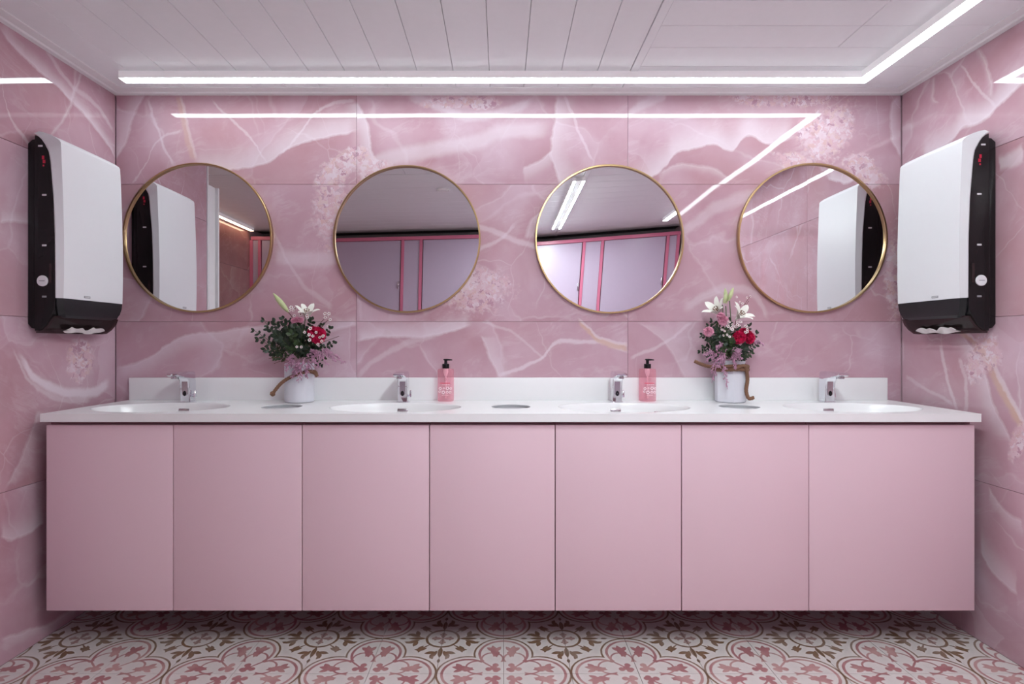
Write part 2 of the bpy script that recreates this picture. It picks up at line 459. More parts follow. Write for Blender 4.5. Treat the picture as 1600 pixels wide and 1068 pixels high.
M['green'] = plain('dark_leaf', (.016, .032, .016), .45, var=.35, scale=40)
M['green2'] = plain('leaf_green', (.035, .065, .022), .45, var=.35, scale=40)
M['stem'] = plain('stem_green', (.07, .10, .035), .5)
M['twig'] = plain('brown_twig', (.13, .045, .035), .6)
M['bud'] = plain('lily_bud', (.52, .58, .30), .4, var=.2, scale=60)
M['lily'] = plain('white_petal', (.84, .82, .76), .45, var=.03, scale=60)
M['stamen'] = plain('stamen_brown', (.16, .05, .02), .6)
M['carn_red'] = plain('crimson_petal', (.64, .008, .09), .55, var=.35, scale=80)
M['carn_pink'] = plain('pink_petal', (.86, .42, .56), .55, var=.2, scale=80)
M['wax'] = plain('waxflower_petal', (.80, .73, .73), .5)
M['wax_eye'] = plain('waxflower_eye', (.28, .05, .06), .5)
M['astilbe'] = plain('dusty_pink_plume', (.60, .32, .46), .7, var=.3, scale=70)
M['rope'] = plain('jute_rope', (.20, .10, .06), .9, var=.4, scale=300, bmp=.5)
M['pot'] = plain('white_glazed_ceramic', (.70, .70, .76), .5, var=.06, scale=25)
M['print_white'] = plain('white_print', (.90, .74, .78), .6)
M['print_red'] = plain('red_print', (.66, .06, .12), .6)
M['print_dark'] = plain('dark_print', (.22, .01, .03), .6)
def mirror_mat():
    m, nt, b = new_mat('mirror_silver')
    n = noise(nt, tex_obj(nt), 3.0, 2)
    nt.links.new(mixc(nt, n, (.80, .79, .80), (.82, .81, .82)).o, b.inputs['Base Color'])
    b.inputs['Metallic'].default_value = 1; b.inputs['Roughness'].default_value = .0
    return m
M['mirror'] = mirror_mat()
def see_through(name, tint, gloss=.06, rough=.05, body=.0, bodycol=(.5, .3, .35)):
    m, nt, b = new_mat(name); nt.nodes.remove(b)
    out = nt.nodes['Material Output']
    tr = nt.nodes.new('ShaderNodeBsdfTransparent')
    n = noise(nt, tex_obj(nt), 20.0, 2)
    nt.links.new(mixc(nt, n, tuple(k * .98 for k in tint), tint).o, tr.inputs[0])
    df = nt.nodes.new('ShaderNodeBsdfDiffuse'); df.inputs[0].default_value = (*bodycol, 1)
    gl = nt.nodes.new('ShaderNodeBsdfGlossy'); gl.inputs['Roughness'].default_value = rough
    m1 = nt.nodes.new('ShaderNodeMixShader'); m1.inputs[0].default_value = body
    tl = nt.nodes.new('ShaderNodeBsdfTranslucent'); tl.inputs[0].default_value = (*bodycol, 1)
    m0 = nt.nodes.new('ShaderNodeMixShader'); m0.inputs[0].default_value = .5
    nt.links.new(df.outputs[0], m0.inputs[1]); nt.links.new(tl.outputs[0], m0.inputs[2])
    nt.links.new(tr.outputs[0], m1.inputs[1]); nt.links.new(m0.outputs[0], m1.inputs[2])
    m2 = nt.nodes.new('ShaderNodeMixShader'); m2.inputs[0].default_value = gloss
    nt.links.new(m1.outputs[0], m2.inputs[1]); nt.links.new(gl.outputs[0], m2.inputs[2])
    nt.links.new(m2.outputs[0], out.inputs[0])
    return m
M['soap'] = see_through('pink_soap_bottle', (1.0, .83, .87), body=.24, bodycol=(1.0, .56, .63))
M['smoke'] = see_through('smoked_plastic', (.50, .40, .40), body=.35, bodycol=(.10, .06, .06))
M['soap_tube'] = plain('milky_pump_tube', (.90, .66, .72), .4)

# ------------------------------------------------------------------ the setting
def struct(name, bm, mat, parent=None, smooth=False):
    o = obj(name, bm, mat, parent, smooth)
    if not parent: o['kind'] = 'structure'
    return o
TT = .008; G = .0007                            # tile thickness, half joint
wall_back = struct('wall_back', B(XL - .1, XR + .1, TT, .12, 0, 2.30), M['grout'])
wall_left = struct('wall_left', B(XL - .10, XL - TT, YLEFT, 0, 0, 2.30), M['grout'])
wall_right = struct('wall_right', B(XR + TT, XR + .12, YST - .30, 0, 0, 2.30), M['grout'])
wall_recess = struct('wall_recess', B(XREC - .12, XREC - TT, YST - .30, YLEFT, 0, 2.30), M['grout'])
struct('wall_alcove', B(XREC - .12, XL - .10, YLEFT, YLEFT + .10, 0, 2.30), M['white_trim'])
struct('wall_rear', B(XREC - .12, XR + .12, YST - .42, YST - .30, 0, 2.30), M['rear'])
ROWS = [0, .587, 1.19, 1.793, 2.19]
def wall_tiles(parent, mat, cols, axis, at, out):
    for r0, r1 in zip(ROWS, ROWS[1:]):
        for c0, c1 in zip(cols, cols[1:]):
            w, h = (c1 - c0) / 2 - G, (r1 - r0) / 2 - G
            bm = bmesh.new()
            if axis == 'x': box(bm, -w, w, 0, TT, -h, h, .0007, 1); loc = ((c0 + c1) / 2, at, (r0 + r1) / 2)
            elif out > 0: box(bm, -TT, 0, -w, w, -h, h, .0007, 1); loc = (at, -(c0 + c1) / 2, (r0 + r1) / 2)
            else: box(bm, 0, TT, -w, w, -h, h, .0007, 1); loc = (at, -(c0 + c1) / 2, (r0 + r1) / 2)
            o = obj('wall_tile', bm, mat, parent, False); o.location = loc
wall_tiles(wall_back, M['onyx_back'], [XL + .002, -.639, .555, XR - .002], 'x', 0, 1)
wall_tiles(wall_left, M['onyx_left'], [.002, -YLEFT], 'y', XL, 1)
wall_tiles(wall_right, M['onyx_right'], [.002, .80, 2.0, 3.05], 'y', XR, -1)
wall_tiles(wall_recess, M['onyx_rec'], [-YLEFT, 2.0, 3.05], 'y', XREC, 1)

# floor
floor = struct('floor', B(XREC - .12, XR + .12, YST - .42, .12, -.06, -.004), M['floor_grout'])
FX0, FY0 = .006, -.392                          # a joint crossing: tile corners sit on FX0 + i*TS, FY0 + j*TS
def tile_bm(x0, x1, y0, y1): return B(x0, x1, y0, y1, -.004, 0)
hs = TS / 2 - .0009
full = obj('floor_tile', tile_bm(-hs, hs, -hs, hs), M['floor_tile'], floor, False); full_me = full.data
used = False
for i in range(-13, 9):
    for j in range(-13, 3):
        cx, cy = FX0 + (i + .5) * TS, FY0 + (j + .5) * TS
        x0, x1, y0, y1 = cx - hs, cx + hs, cy - hs, cy + hs
        lim = XL if cy + hs > YLEFT - .02 else XREC
        X0, X1, Y0, Y1 = max(x0, lim), min(x1, XR), max(y0, YST - .10), min(y1, 0)
        if X1 - X0 < .01 or Y1 - Y0 < .01: continue
        # quatrefoil centres at even i / odd j crossings, medallions on the opposite corners
        qx = FX0 + (i if i % 2 == 0 else i + 1) * TS; qy = FY0 + (j if j % 2 != 0 else j + 1) * TS
        k = {(-1, -1): 0, (1, -1): 1, (1, 1): 2, (-1, 1): 3}[(1 if qx > cx else -1, 1 if qy > cy else -1)]
        whole = abs(X1 - X0 - 2 * hs) < 1e-6 and abs(Y1 - Y0 - 2 * hs) < 1e-6
        if whole:
            if not used: o = full; used = True
            else: o = bpy.data.objects.new('floor_tile', full_me); COL.objects.link(o); o.parent = floor
        else:
            rot = Matrix.Rotation(-k * PI / 2, 3, 'Z')
            p = rot @ Vector((X0 - cx, Y0 - cy, 0)); q = rot @ Vector((X1 - cx, Y1 - cy, 0))
            o = obj('floor_tile', tile_bm(min(p.x, q.x), max(p.x, q.x), min(p.y, q.y), max(p.y, q.y)), M['floor_tile'], floor, False)
        o.location = (cx, cy, 0); o.rotation_euler = (0, 0, k * PI / 2)

# ceiling with planks
ceiling = struct('ceiling', B(XREC - .12, XR + .12, YST - .42, .12, ZC + .014, ZC + .08), M['ceil_dark'])
def plank(x0, x1, y0, y1):
    g = .0008
    obj('ceiling_plank', B(x0 + g, x1 - g, y0 + g, y1 - g, ZC, ZC + .014, .0014, 1), M['plank'], ceiling, False)
PW = .146; XDIV = .519; YDIV = -1.24
xs = [XL] + [x for x in (-.051 + PW * k for k in range(-12, 4)) if x > XL + .03] + [XDIV]
for a, b_ in zip(xs, xs[1:]): plank(a, b_, YDIV, 0)
ys = [0, .094] + [.24 + PW * k for k in range(20) if .24 + PW * k < 3.1] + [3.16]
for k, (a, b_) in enumerate(zip(ys, ys[1:])):
    if 3 <= k < 9: plank(XDIV + .032, 1.25, -b_, -a); plank(1.25, XR, -b_, -a)
    else: plank(XDIV + .032, XR, -b_, -a)
ys = [1.272 + PW * k for k in range(14)]
for a, b_ in zip(ys, ys[1:]): plank(XREC if a > -YLEFT else XL, XDIV, -b_, -a)
plank(XREC, XL, YDIV, YLEFT)
struct('trim_1', B(XDIV + .001, XDIV + .031, YST - .1, 0, ZC - .003, ZC + .014, .001, 1), M['plank'])
struct('trim_2', B(XREC, XDIV, YDIV - .031, YDIV - .001, ZC - .003, ZC + .014, .001, 1), M['plank'])
TW = .058
def angle_trim(name, pts_dir, lo, hi, at, sgn):
    # angle profile: flat flange under the planks plus a small upstand on the wall
    bm = bmesh.new(); z = ZC
    sec = [(0, z - .012), (sgn * TW * .34, z - .011), (sgn * TW * .42, z - .006), (sgn * TW, z - .004), (sgn * TW, z), (0, z)]
    if pts_dir == 'x': extrude_poly(bm, [(at + a, h) for a, h in sec], 'x', lo, hi)
    else: extrude_poly(bm, [(at + a, h) for a, h in sec], 'y', lo, hi)
    return struct(name, bm, M['white_trim'])
angle_trim('trim_3', 'x', XL, XR, 0, -1)
angle_trim('trim_4', 'y', YLEFT, -.0, XL, 1)
angle_trim('trim_5', 'y', YST, -.0, XR, -1)
# white door lining at the end of the short wall
bm = B(XL - .07, XL + .004, YLEFT - .012, YLEFT - .001, 0, 2.19); struct('trim_6', bm, M['white_trim'])
bm = bmesh.new(); box(bm, XL - .06, XL + .006, YLEFT - .09, YLEFT - .013, 0, 2.01, .003); box(bm, XL - .02, XL + .022, YLEFT - .102, YLEFT - .088, 0, 2.01, .002)
struct('door_1', bm, M['white_trim'])

# ------------------------------------------------------------------ lights of the room
def strip_parts(root, mat, runs, name='diffuser'):
    for (x0, x1, y0, y1) in runs:
        obj('housing', B(x0, x1, y0, y1, LZ + .002, ZC - .0005), M['housing_glow'], root, False)
        e = .002
        obj(name, B(x0 + e, x1 - e, y0 + e, y1 - e, LZ, LZ + .0019), mat, root, False)
root = empty('led_strip_light', (0, -.18, ZC))
tag(root, 'white angled light strip running along the mirror wall and right wall', 'strip light')
strip_parts(root, M['led'], [(-1.55, 1.500, -.204, -.158), (1.454, 1.500, -2.72, -.2045)])
for c in root.children: c.location = -root.location
root = empty('twin_strip_light', (.49, -2.0, ZC))
tag(root, 'twin ceiling light strip seen reflected in the second mirror from the right', 'strip light')
strip_parts(root, M['led_twin'], [(.452, .472, -2.72, -1.27), (.513, .533, -2.72, -1.27)])
obj('centre_rail', B(.4725, .5125, -2.72, -1.27, LZ + .006, ZC - .004), M['white_trim'], root, False)
for c in root.children: c.location = -root.location
root = empty('warm_strip_light', (-2.40, -2.0, ZC))
tag(root, 'warm glowing light strip reflected in the leftmost mirror', 'strip light')
strip_parts(root, M['led_warm'], [(-2.425, -2.385, -3.0, -1.0)])
for c in root.children: c.location = -root.location
bm = bmesh.new(); rg = lathe(bm, [(.048, 0), (.050, -.006), (.044, -.010), (.036, -.006), (.030, -.012)], 32, (0, 0, 0)); cap(bm, rg[-1]); cap(bm, rg[0])
vent = obj('ceiling_vent', bm, M['white_trim']); vent.location = (-.43, -1.63, ZC - .0005)
tag(vent, 'round white ceiling vent reflected in the second mirror from the left', 'vent')

# ------------------------------------------------------------------ toilet stalls behind the camera (seen in the mirrors)
root = empty('toilet_stall_front', (0, YST, 0))
tag(root, 'row of lilac toilet stall doors in pink frames reflected in the mirrors', 'stalls')
def spart(name, bm, mat, parent=root):
    o = obj(name, bm, mat, parent, False); return o
ST, DT = 2.125, 2.088
spart('top_rail', B(XREC + .01, XR - .02, -.03, .012, ST - .034, ST, .002, 1), M['stall_frame'])
starts = [-2.340, -1.651, -.767, .117, 1.0]; ends = [-1.861, -.977, -.093, .791, 1.60]
posts = sorted(starts + ends + [XREC + .03, 1.715])
for i, (a, e) in enumerate(zip(starts, ends)):
    d = spart('door', B(a + .005, e - .005, -.012, .003, .15, DT, .002, 1), M['stall_panel'])
    obj('lock', B(e - .024, e - .010, .0035, .018, 1.62, 1.69, .003), M['chrome'], d)
    for px in (a - .016, e + .016): spart('post', B(px - .014, px + .014, -.03, .012, .0, ST - .035, .002, 1), M['stall_frame'])
for (a, e) in [(XREC + .03, starts[0] - .031)] + [(ends[i] + .031, starts[i+1] - .031) for i in range(4)] + [(ends[4] + .031, 1.70)]:
    if e - a > .02: spart('panel', B(a, e, -.012, .002, .15, DT, .001, 1), M['stall_panel'])
spart('post', B(XREC + .001, XREC + .029, -.03, .012, 0, ST - .035), M['stall_frame'])
spart('post', B(1.701, 1.729, -.03, .012, 0, ST - .035), M['stall_frame'])

# ------------------------------------------------------------------ worktop with basins
CT, CB, CF = .846, .817, -.490                  # top, underside, front edge
CXL, CXR = -1.635, 1.698
SINKS = [-1.325, -.413, .475, 1.362]; SY, SRX, SRY = -.285, .255, .162
HOLES = [(-.866, -.262), (.036, -.262), (.935, -.262)]; HR = .077
top = empty('washbasin_worktop', ((CXL + CXR) / 2, -.245, CB))
tag(top, 'long white worktop with four moulded basins and raised back edge', 'worktop')
def tpart(name, bm, mat, parent=top, **k):
    o = obj(name, bm, mat, parent, **k)
    if parent is top: o.location = -top.location
    return o
bm = bmesh.new()
def loop_edges(pts, z):
    vs = [bm.verts.new((x, y, z)) for x, y in pts]
    return vs, [bm.edges.new((vs[i], vs[(i+1) % len(vs)])) for i in range(len(vs))]
NE = 64
outer = [(CXL, CF), (CXR, CF), (CXR, -.001), (CXL, -.001)]
loops = [outer] + [[(sx + SRX * math.cos(2*PI*i/NE), SY + SRY * math.sin(2*PI*i/NE)) for i in range(NE)] for sx in SINKS] \
      + [[(hx + HR * math.cos(2*PI*i/40), hy + HR * math.sin(2*PI*i/40)) for i in range(40)] for hx, hy in HOLES]
tl, bl_ = [], []
te, be = [], []
for L in loops:
    v, e = loop_edges(L, CT); tl.append(v); te += e
    v, e = loop_edges(L, CB); bl_.append(v); be += e
bmesh.ops.triangle_fill(bm, use_beauty=True, edges=te); bmesh.ops.triangle_fill(bm, use_beauty=True, edges=be)
for a, b_ in zip(tl, bl_):
    for i in range(len(a)):
        j = (i + 1) % len(a); bm.faces.new((a[i], a[j], b_[j], b_[i]))
slab = tpart('slab', bm, M['counter'], smooth=False)
for sx in SINKS:
    bm = bmesh.new()
    prof = [(1.0, CT - .0004), (.992, CT - .002), (.980, CT - .007), (.960, CT - .025), (.91, CT - .055), (.80, CT - .088), (.60, CT - .108), (.30, CT - .118), (.09, CT - .121)]
    rg = lathe(bm, [(r, h) for r, h in prof], NE, (sx, SY, 0), 'z', SRX - .0005, SRY - .0005)
    low = lathe(bm, [(.10, CT - .131), (.40, CT - .128), (.70, CT - .117), (.90, CT - .095), (.99, CT - .055), (.999, CT - .030)], NE, (sx, SY, 0), 'z', SRX - .0005, SRY - .0005)
    basin = tpart('basin', bm, M['counter'], angle=60)
    bm = bmesh.new(); rg = lathe(bm, [(.001, 0), (.018, .002), (.022, 0), (.023, -.006)], 24, (sx, SY, CT - .117)); o = obj('drain', bm, M['chrome'], basin)
    # overflow plate on the rear inner wall
    bm = B(-.022, .022, -.003, .003, -.0065, .0065, .0025); o = obj('overflow', bm, M['chrome_dull'], basin)
    o.location = (sx - .0, SY + SRY * .945, CT - .030); o.rotation_euler = (R(-12), 0, 0)
for hx, hy in HOLES:
    bm = bmesh.new(); lathe(bm, [(HR - .0005, CT - .001), (HR - .002, CT - .0025), (HR - .002, CT - .20), (HR + .002, CT - .20), (HR + .002, CB - .001)], 40, (hx, hy, 0))
    wc = tpart('waste_chute', bm, M['chute'])
    bm = bmesh.new(); cyl(bm, HR - .003, CT - .016, CT - .010, 40, (hx, hy, 0), bev=.001); obj('lid', bm, M['chute'], wc)
tpart('back_upstand', B(-1.627, 1.684, -.022, -.0005, CT + .0002, .944, .0015), M['counter'])

# ------------------------------------------------------------------ cabinets
DX = [-1.630, -1.175, -.714, -.2586, .191, .643, 1.098, 1.692]
DZ0, DZ1 = .140, .803
cab_lab = ['leftmost pink cabinet under the white worktop beside the left wall', 'second pink cabinet from the left under the worktop',
           'third pink cabinet from the left under the worktop', 'middle pink cabinet of the seven under the worktop',
           'third pink cabinet from the right under the worktop', 'second pink cabinet from the right under the worktop',
           'widest pink cabinet at the right end of the worktop']
for i, (a, e) in enumerate(zip(DX, DX[1:])):
    root = empty('base_cabinet', ((a + e) / 2, -.22, DZ0)); tag(root, cab_lab[i], 'cabinet', 'wall-hung cabinets under the worktop')
    g = .0016; y0, y1, z1 = -.448, -.003, .8155; t = .016; zb = DZ0 + .004
    bm = bmesh.new()
    box(bm, a + .001, a + t, y0, y1, zb, z1); box(bm, e - t, e - .001, y0, y1, zb, z1)
    box(bm, a + t, e - t, y0, y1, zb, zb + t); box(bm, a + t, e - t, y1 - .006, y1, zb + t, z1)
    box(bm, a + t, e - t, y0, y0 + .016, .76, z1)
    o = obj('body', bm, M['cab_in'], root, False); o.location = -root.location
    o = obj('door', B(a + g, e - g, -.470, -.450, DZ0, DZ1, .0012, 2), M['cab'], root); o.location = -root.location

# ------------------------------------------------------------------ round mirrors
MIR = [(308, 371, 117), (635.5, 373, 115.3), (952.5, 373, 116.5), (1270, 371.5, 117)]
TWIST = [.0, -.009, -.027, .0]; YAW = [.0, 0, 0, 0]
mir_lab = ['leftmost round gold-framed mirror reflecting the towel dispenser and warm light', 'round gold-framed mirror above the left soap bottle, second from left',
           'round gold-framed mirror reflecting the twin light strip', 'rightmost round gold-framed mirror reflecting the right towel dispenser']
for k, (px, py, pr) in enumerate(MIR):
    c = P(px, py, CAM_D - .020); rad = pr * (CAM_D - .020) / F
    root = empty('round_mirror', (c.x, -.0006, c.z)); tag(root, mir_lab[k], 'mirror', 'round mirrors above the basins')
    bm = bmesh.new()
    lathe(bm, [(rad - .0068, -.0), (rad - .001, -.0), (rad, -.002), (rad, -.021), (rad - .0015, -.0225), (rad - .007, -.0225), (rad - .0068, -.021), (rad - .0068, -.013)], 96, axis='y', closed=True)
    obj('frame', bm, M['gold'], root)
    bm = bmesh.new(); r0 = rad - .0071
    rings = [[bm.verts.new((0, 0, 0))]]
    for q in range(1, 17):
        rings.append([bm.verts.new((r0*q/16*math.cos(2*PI*i/72), 0, r0*q/16*math.sin(2*PI*i/72))) for i in range(72)])
    for i in range(72): bm.faces.new((rings[0][0], rings[1][i], rings[1][(i+1) % 72]))
    for q in range(1, 16):
        for i in range(72): bm.faces.new((rings[q][i], rings[q][(i+1) % 72], rings[q+1][(i+1) % 72], rings[q+1][i]))
    for v in bm.verts: v.co.y = -.012 + TWIST[k] * v.co.x * v.co.z + math.tan(R(YAW[k])) * v.co.x
    obj('glass', bm, M['mirror'], root, angle=180)

# ------------------------------------------------------------------ taps
def make_tap():
    root = empty('sensor_tap')
    # side outline (y toward the room is negative)
    out = [(.023, .0), (.0235, .06), (.023, .118), (.018, .127), (.006, .130), (-.050, .131), (-.112, .128), (-.122, .124), (-.122, .119), (-.112, .113), (-.060, .108), (-.034, .102), (-.0265, .090), (-.024, .06), (-.023, .0)]
    bm = bmesh.new(); extrude_poly(bm, out, 'x', -.0205, .0205, .004, 3)
    for v in bm.verts:
        if v.co.y < -.03: v.co.x *= 1.0 + .10 * min(1, (-v.co.y - .03) / .08)
    obj('body', bm, M['chrome'], root, angle=30)
    bm = bmesh.new(); cyl(bm, .0115, .104, .1165, 20, (0, -.103, 0), bev=.0015); obj('aerator', bm, M['chrome_dull'], root)
    # recessed front plate and sensor eye
    bm = bmesh.new()
    pl = [(-.0115, .088), (.0115, .088), (.0115, .045)] + [(.0115*math.cos(a), .040 - .0115*math.sin(a)*1.1) for a in (R(x) for x in range(0, 181, 20))] + [(-.0115, .045)]
    extrude_poly(bm, pl, 'y', -.0265, -.0215)
    pltt = obj('sensor_plate', bm, M['chrome_dull'], root); 
    bm = bmesh.new(); rg = lathe(bm, [(.001, -.0285), (.0065, -.0285), (.0072, -.027), (.0072, -.024)], 24, (0, 0, .038), 'y', 1, 1.5); 
    obj('sensor_eye', bm, M['black'], pltt)
    bm = B(-.026, .026, -.026, .026, 0.0002, .0035, .0012); obj('base_ring', bm, M['chrome'], root)
    bm = bmesh.new(); cyl(bm, .0065, .0205, .0285, 16, (0, .004, .026), 'x', .001)
    extrude_poly(bm, [(-.010, .020), (.002, .020), (.009, .024), (.007, .046), (.003, .049), (-.003, .047), (-.008, .03)], 'x', .0270, .0335, .0015)
    obj('mixing_lever', bm, M['chrome'], root)
    return root
tap0 = make_tap()
tap_px = [297, 631.5, 961.5, 1288.5]
tap_lab = ['chrome sensor tap at the leftmost basin', 'chrome sensor tap left of the left soap bottle', 'chrome sensor tap left of the right soap bottle', 'chrome sensor tap at the rightmost basin']
for k, px in enumerate(tap_px):
    t = tap0 if k == 0 else copy_tree(tap0)
    t.location = ((px - CX) * 2.43 / F, -.090, CT + .0002); tag(t, tap_lab[k], 'tap', 'sensor taps behind the basins')

# ------------------------------------------------------------------ soap bottles
def make_bottle():
    root = empty('soap_bottle')
    bw, bd = .0345, .026; n = 40
    bm = bmesh.new()
    def se(k): return k
    prof = [(.90, .0005), (.97, .0015), (1, .006), (1, .128), (.985, .134), (.93, .138), (.42, .140), (.37, .1405)]
    rings = []
    for r, h in prof:
        ring = []
        for i in range(n):
            a = 2*PI*i/n; ca, sa = math.cos(a), math.sin(a); e = .62
            ring.append(bm.verts.new((bw*r*math.copysign(abs(ca)**e, ca), bd*r*math.copysign(abs(sa)**e, sa), h)))
        rings.append(ring)
    for a, b_ in zip(rings, rings[1:]):
        for i in range(n): bm.faces.new((a[i], a[(i+1) % n], b_[(i+1) % n], b_[i]))
    cap(bm, rings[0]); cap(bm, rings[-1])
    body = obj('bottle_body', bm, M['soap'], root)
    bm = bmesh.new(); rg = lathe(bm, [(.0105, .1395), (.0105, .122), (.0075, .116), (.0075, .110), (.003, .106), (.003, .012)], 16); cap(bm, rg[0]); cap(bm, rg[-1])
    obj('dip_tube', bm, M['soap_tube'], root)
    bm = bmesh.new(); cyl(bm, .0150, .1408, .160, 28, bev=.0015); obj('pump_collar', bm, M['black'], root)
    bm = bmesh.new(); cyl(bm, .0065, .160, .176, 16); extrude_poly(bm, [(-.011, .1765), (-.008, .181), (.004, .1815), (.026, .179), (.029, .176), (.026, .1745), (.006, .1755), (-.004, .174)], 'y', -.0065, .0065, .0015)
    obj('pump_head', bm, M['black'], root)
    yf = -bd - .0006
    bm = bmesh.new(); bd_ = bmesh.new()
    def flower(cx, cz, r, a0):
        c = bm.verts.new((cx, yf, cz)); ring = []
        for i in range(30):
            a = 2*PI*i/30; rr = r * (.72 + .28 * abs(math.cos(2.5*(a + a0)))); ring.append(bm.verts.new((cx + rr*math.cos(a), yf, cz + rr*math.sin(a))))
        for i in range(30): bm.faces.new((c, ring[i], ring[(i+1) % 30]))
        cyl(bd_, r*.30, yf - .0006, yf - .0002, 10, (cx, 0, cz), 'y')
    random.seed(3)
    for cx, cz, r in ((-.021, .056, .007), (-.006, .057, .0045), (.010, .057, .0082), (.024, .056, .0058), (-.024, .043, .0055), (-.008, .040, .0085), (.009, .040, .0062), (.021, .040, .0062)):
        flower(cx, cz, r, random.random())
    for cx, cz in ((-.02, .068), (-.017, .033), (.002, .049), (.017, .049), (.016, .032)): cyl(bd_, .0012, yf - .0006, yf - .0002, 8, (cx, 0, cz), 'y')
    for cx in (-.014, -.004, .006): box(bm, cx, cx + .0075, yf - .0004, yf, .0265, .0282)
    for cx in (-.012, -.004, .004, .012): box(bm, cx, cx + .006, yf - .0004, yf, .071, .0727)
    obj('printed_flowers', bm, M['print_white'], body, False); obj('printed_dots', bd_, M['print_dark'], body, False)
    bm = bmesh.new(); x = -.022
    for wv in (.004, .003, .005, .004, .003, .004, .005, .003, .004):
        box(bm, x, x + wv, yf - .0004, yf, .0765, .0805); x += wv + .0010
    obj('printed_name', bm, M['print_red'], body, False)
    bm = bmesh.new(); lathe(bm, [(.0042, yf), (.0050, yf), (.0050, yf - .0004), (.0042, yf - .0004)], 18, (0, 0, .0945), 'y', closed=True); obj('printed_emblem', bm, M['print_dark'], body, False)
    return root
bot0 = make_bottle()
for k, (px, lab) in enumerate(((696.5, 'pink liquid soap bottle with black pump, left one of two'), (1011.8, 'pink liquid soap bottle with black pump, right one of two'))):
    b_ = bot0 if k == 0 else copy_tree(bot0)
    b_.location = ((px - CX) * 2.445 / F, -.058, CT + .0003); tag(b_, lab, 'soap bottle', 'soap bottles on the worktop')
    if k: b_.rotation_euler = (0, 0, R(6))

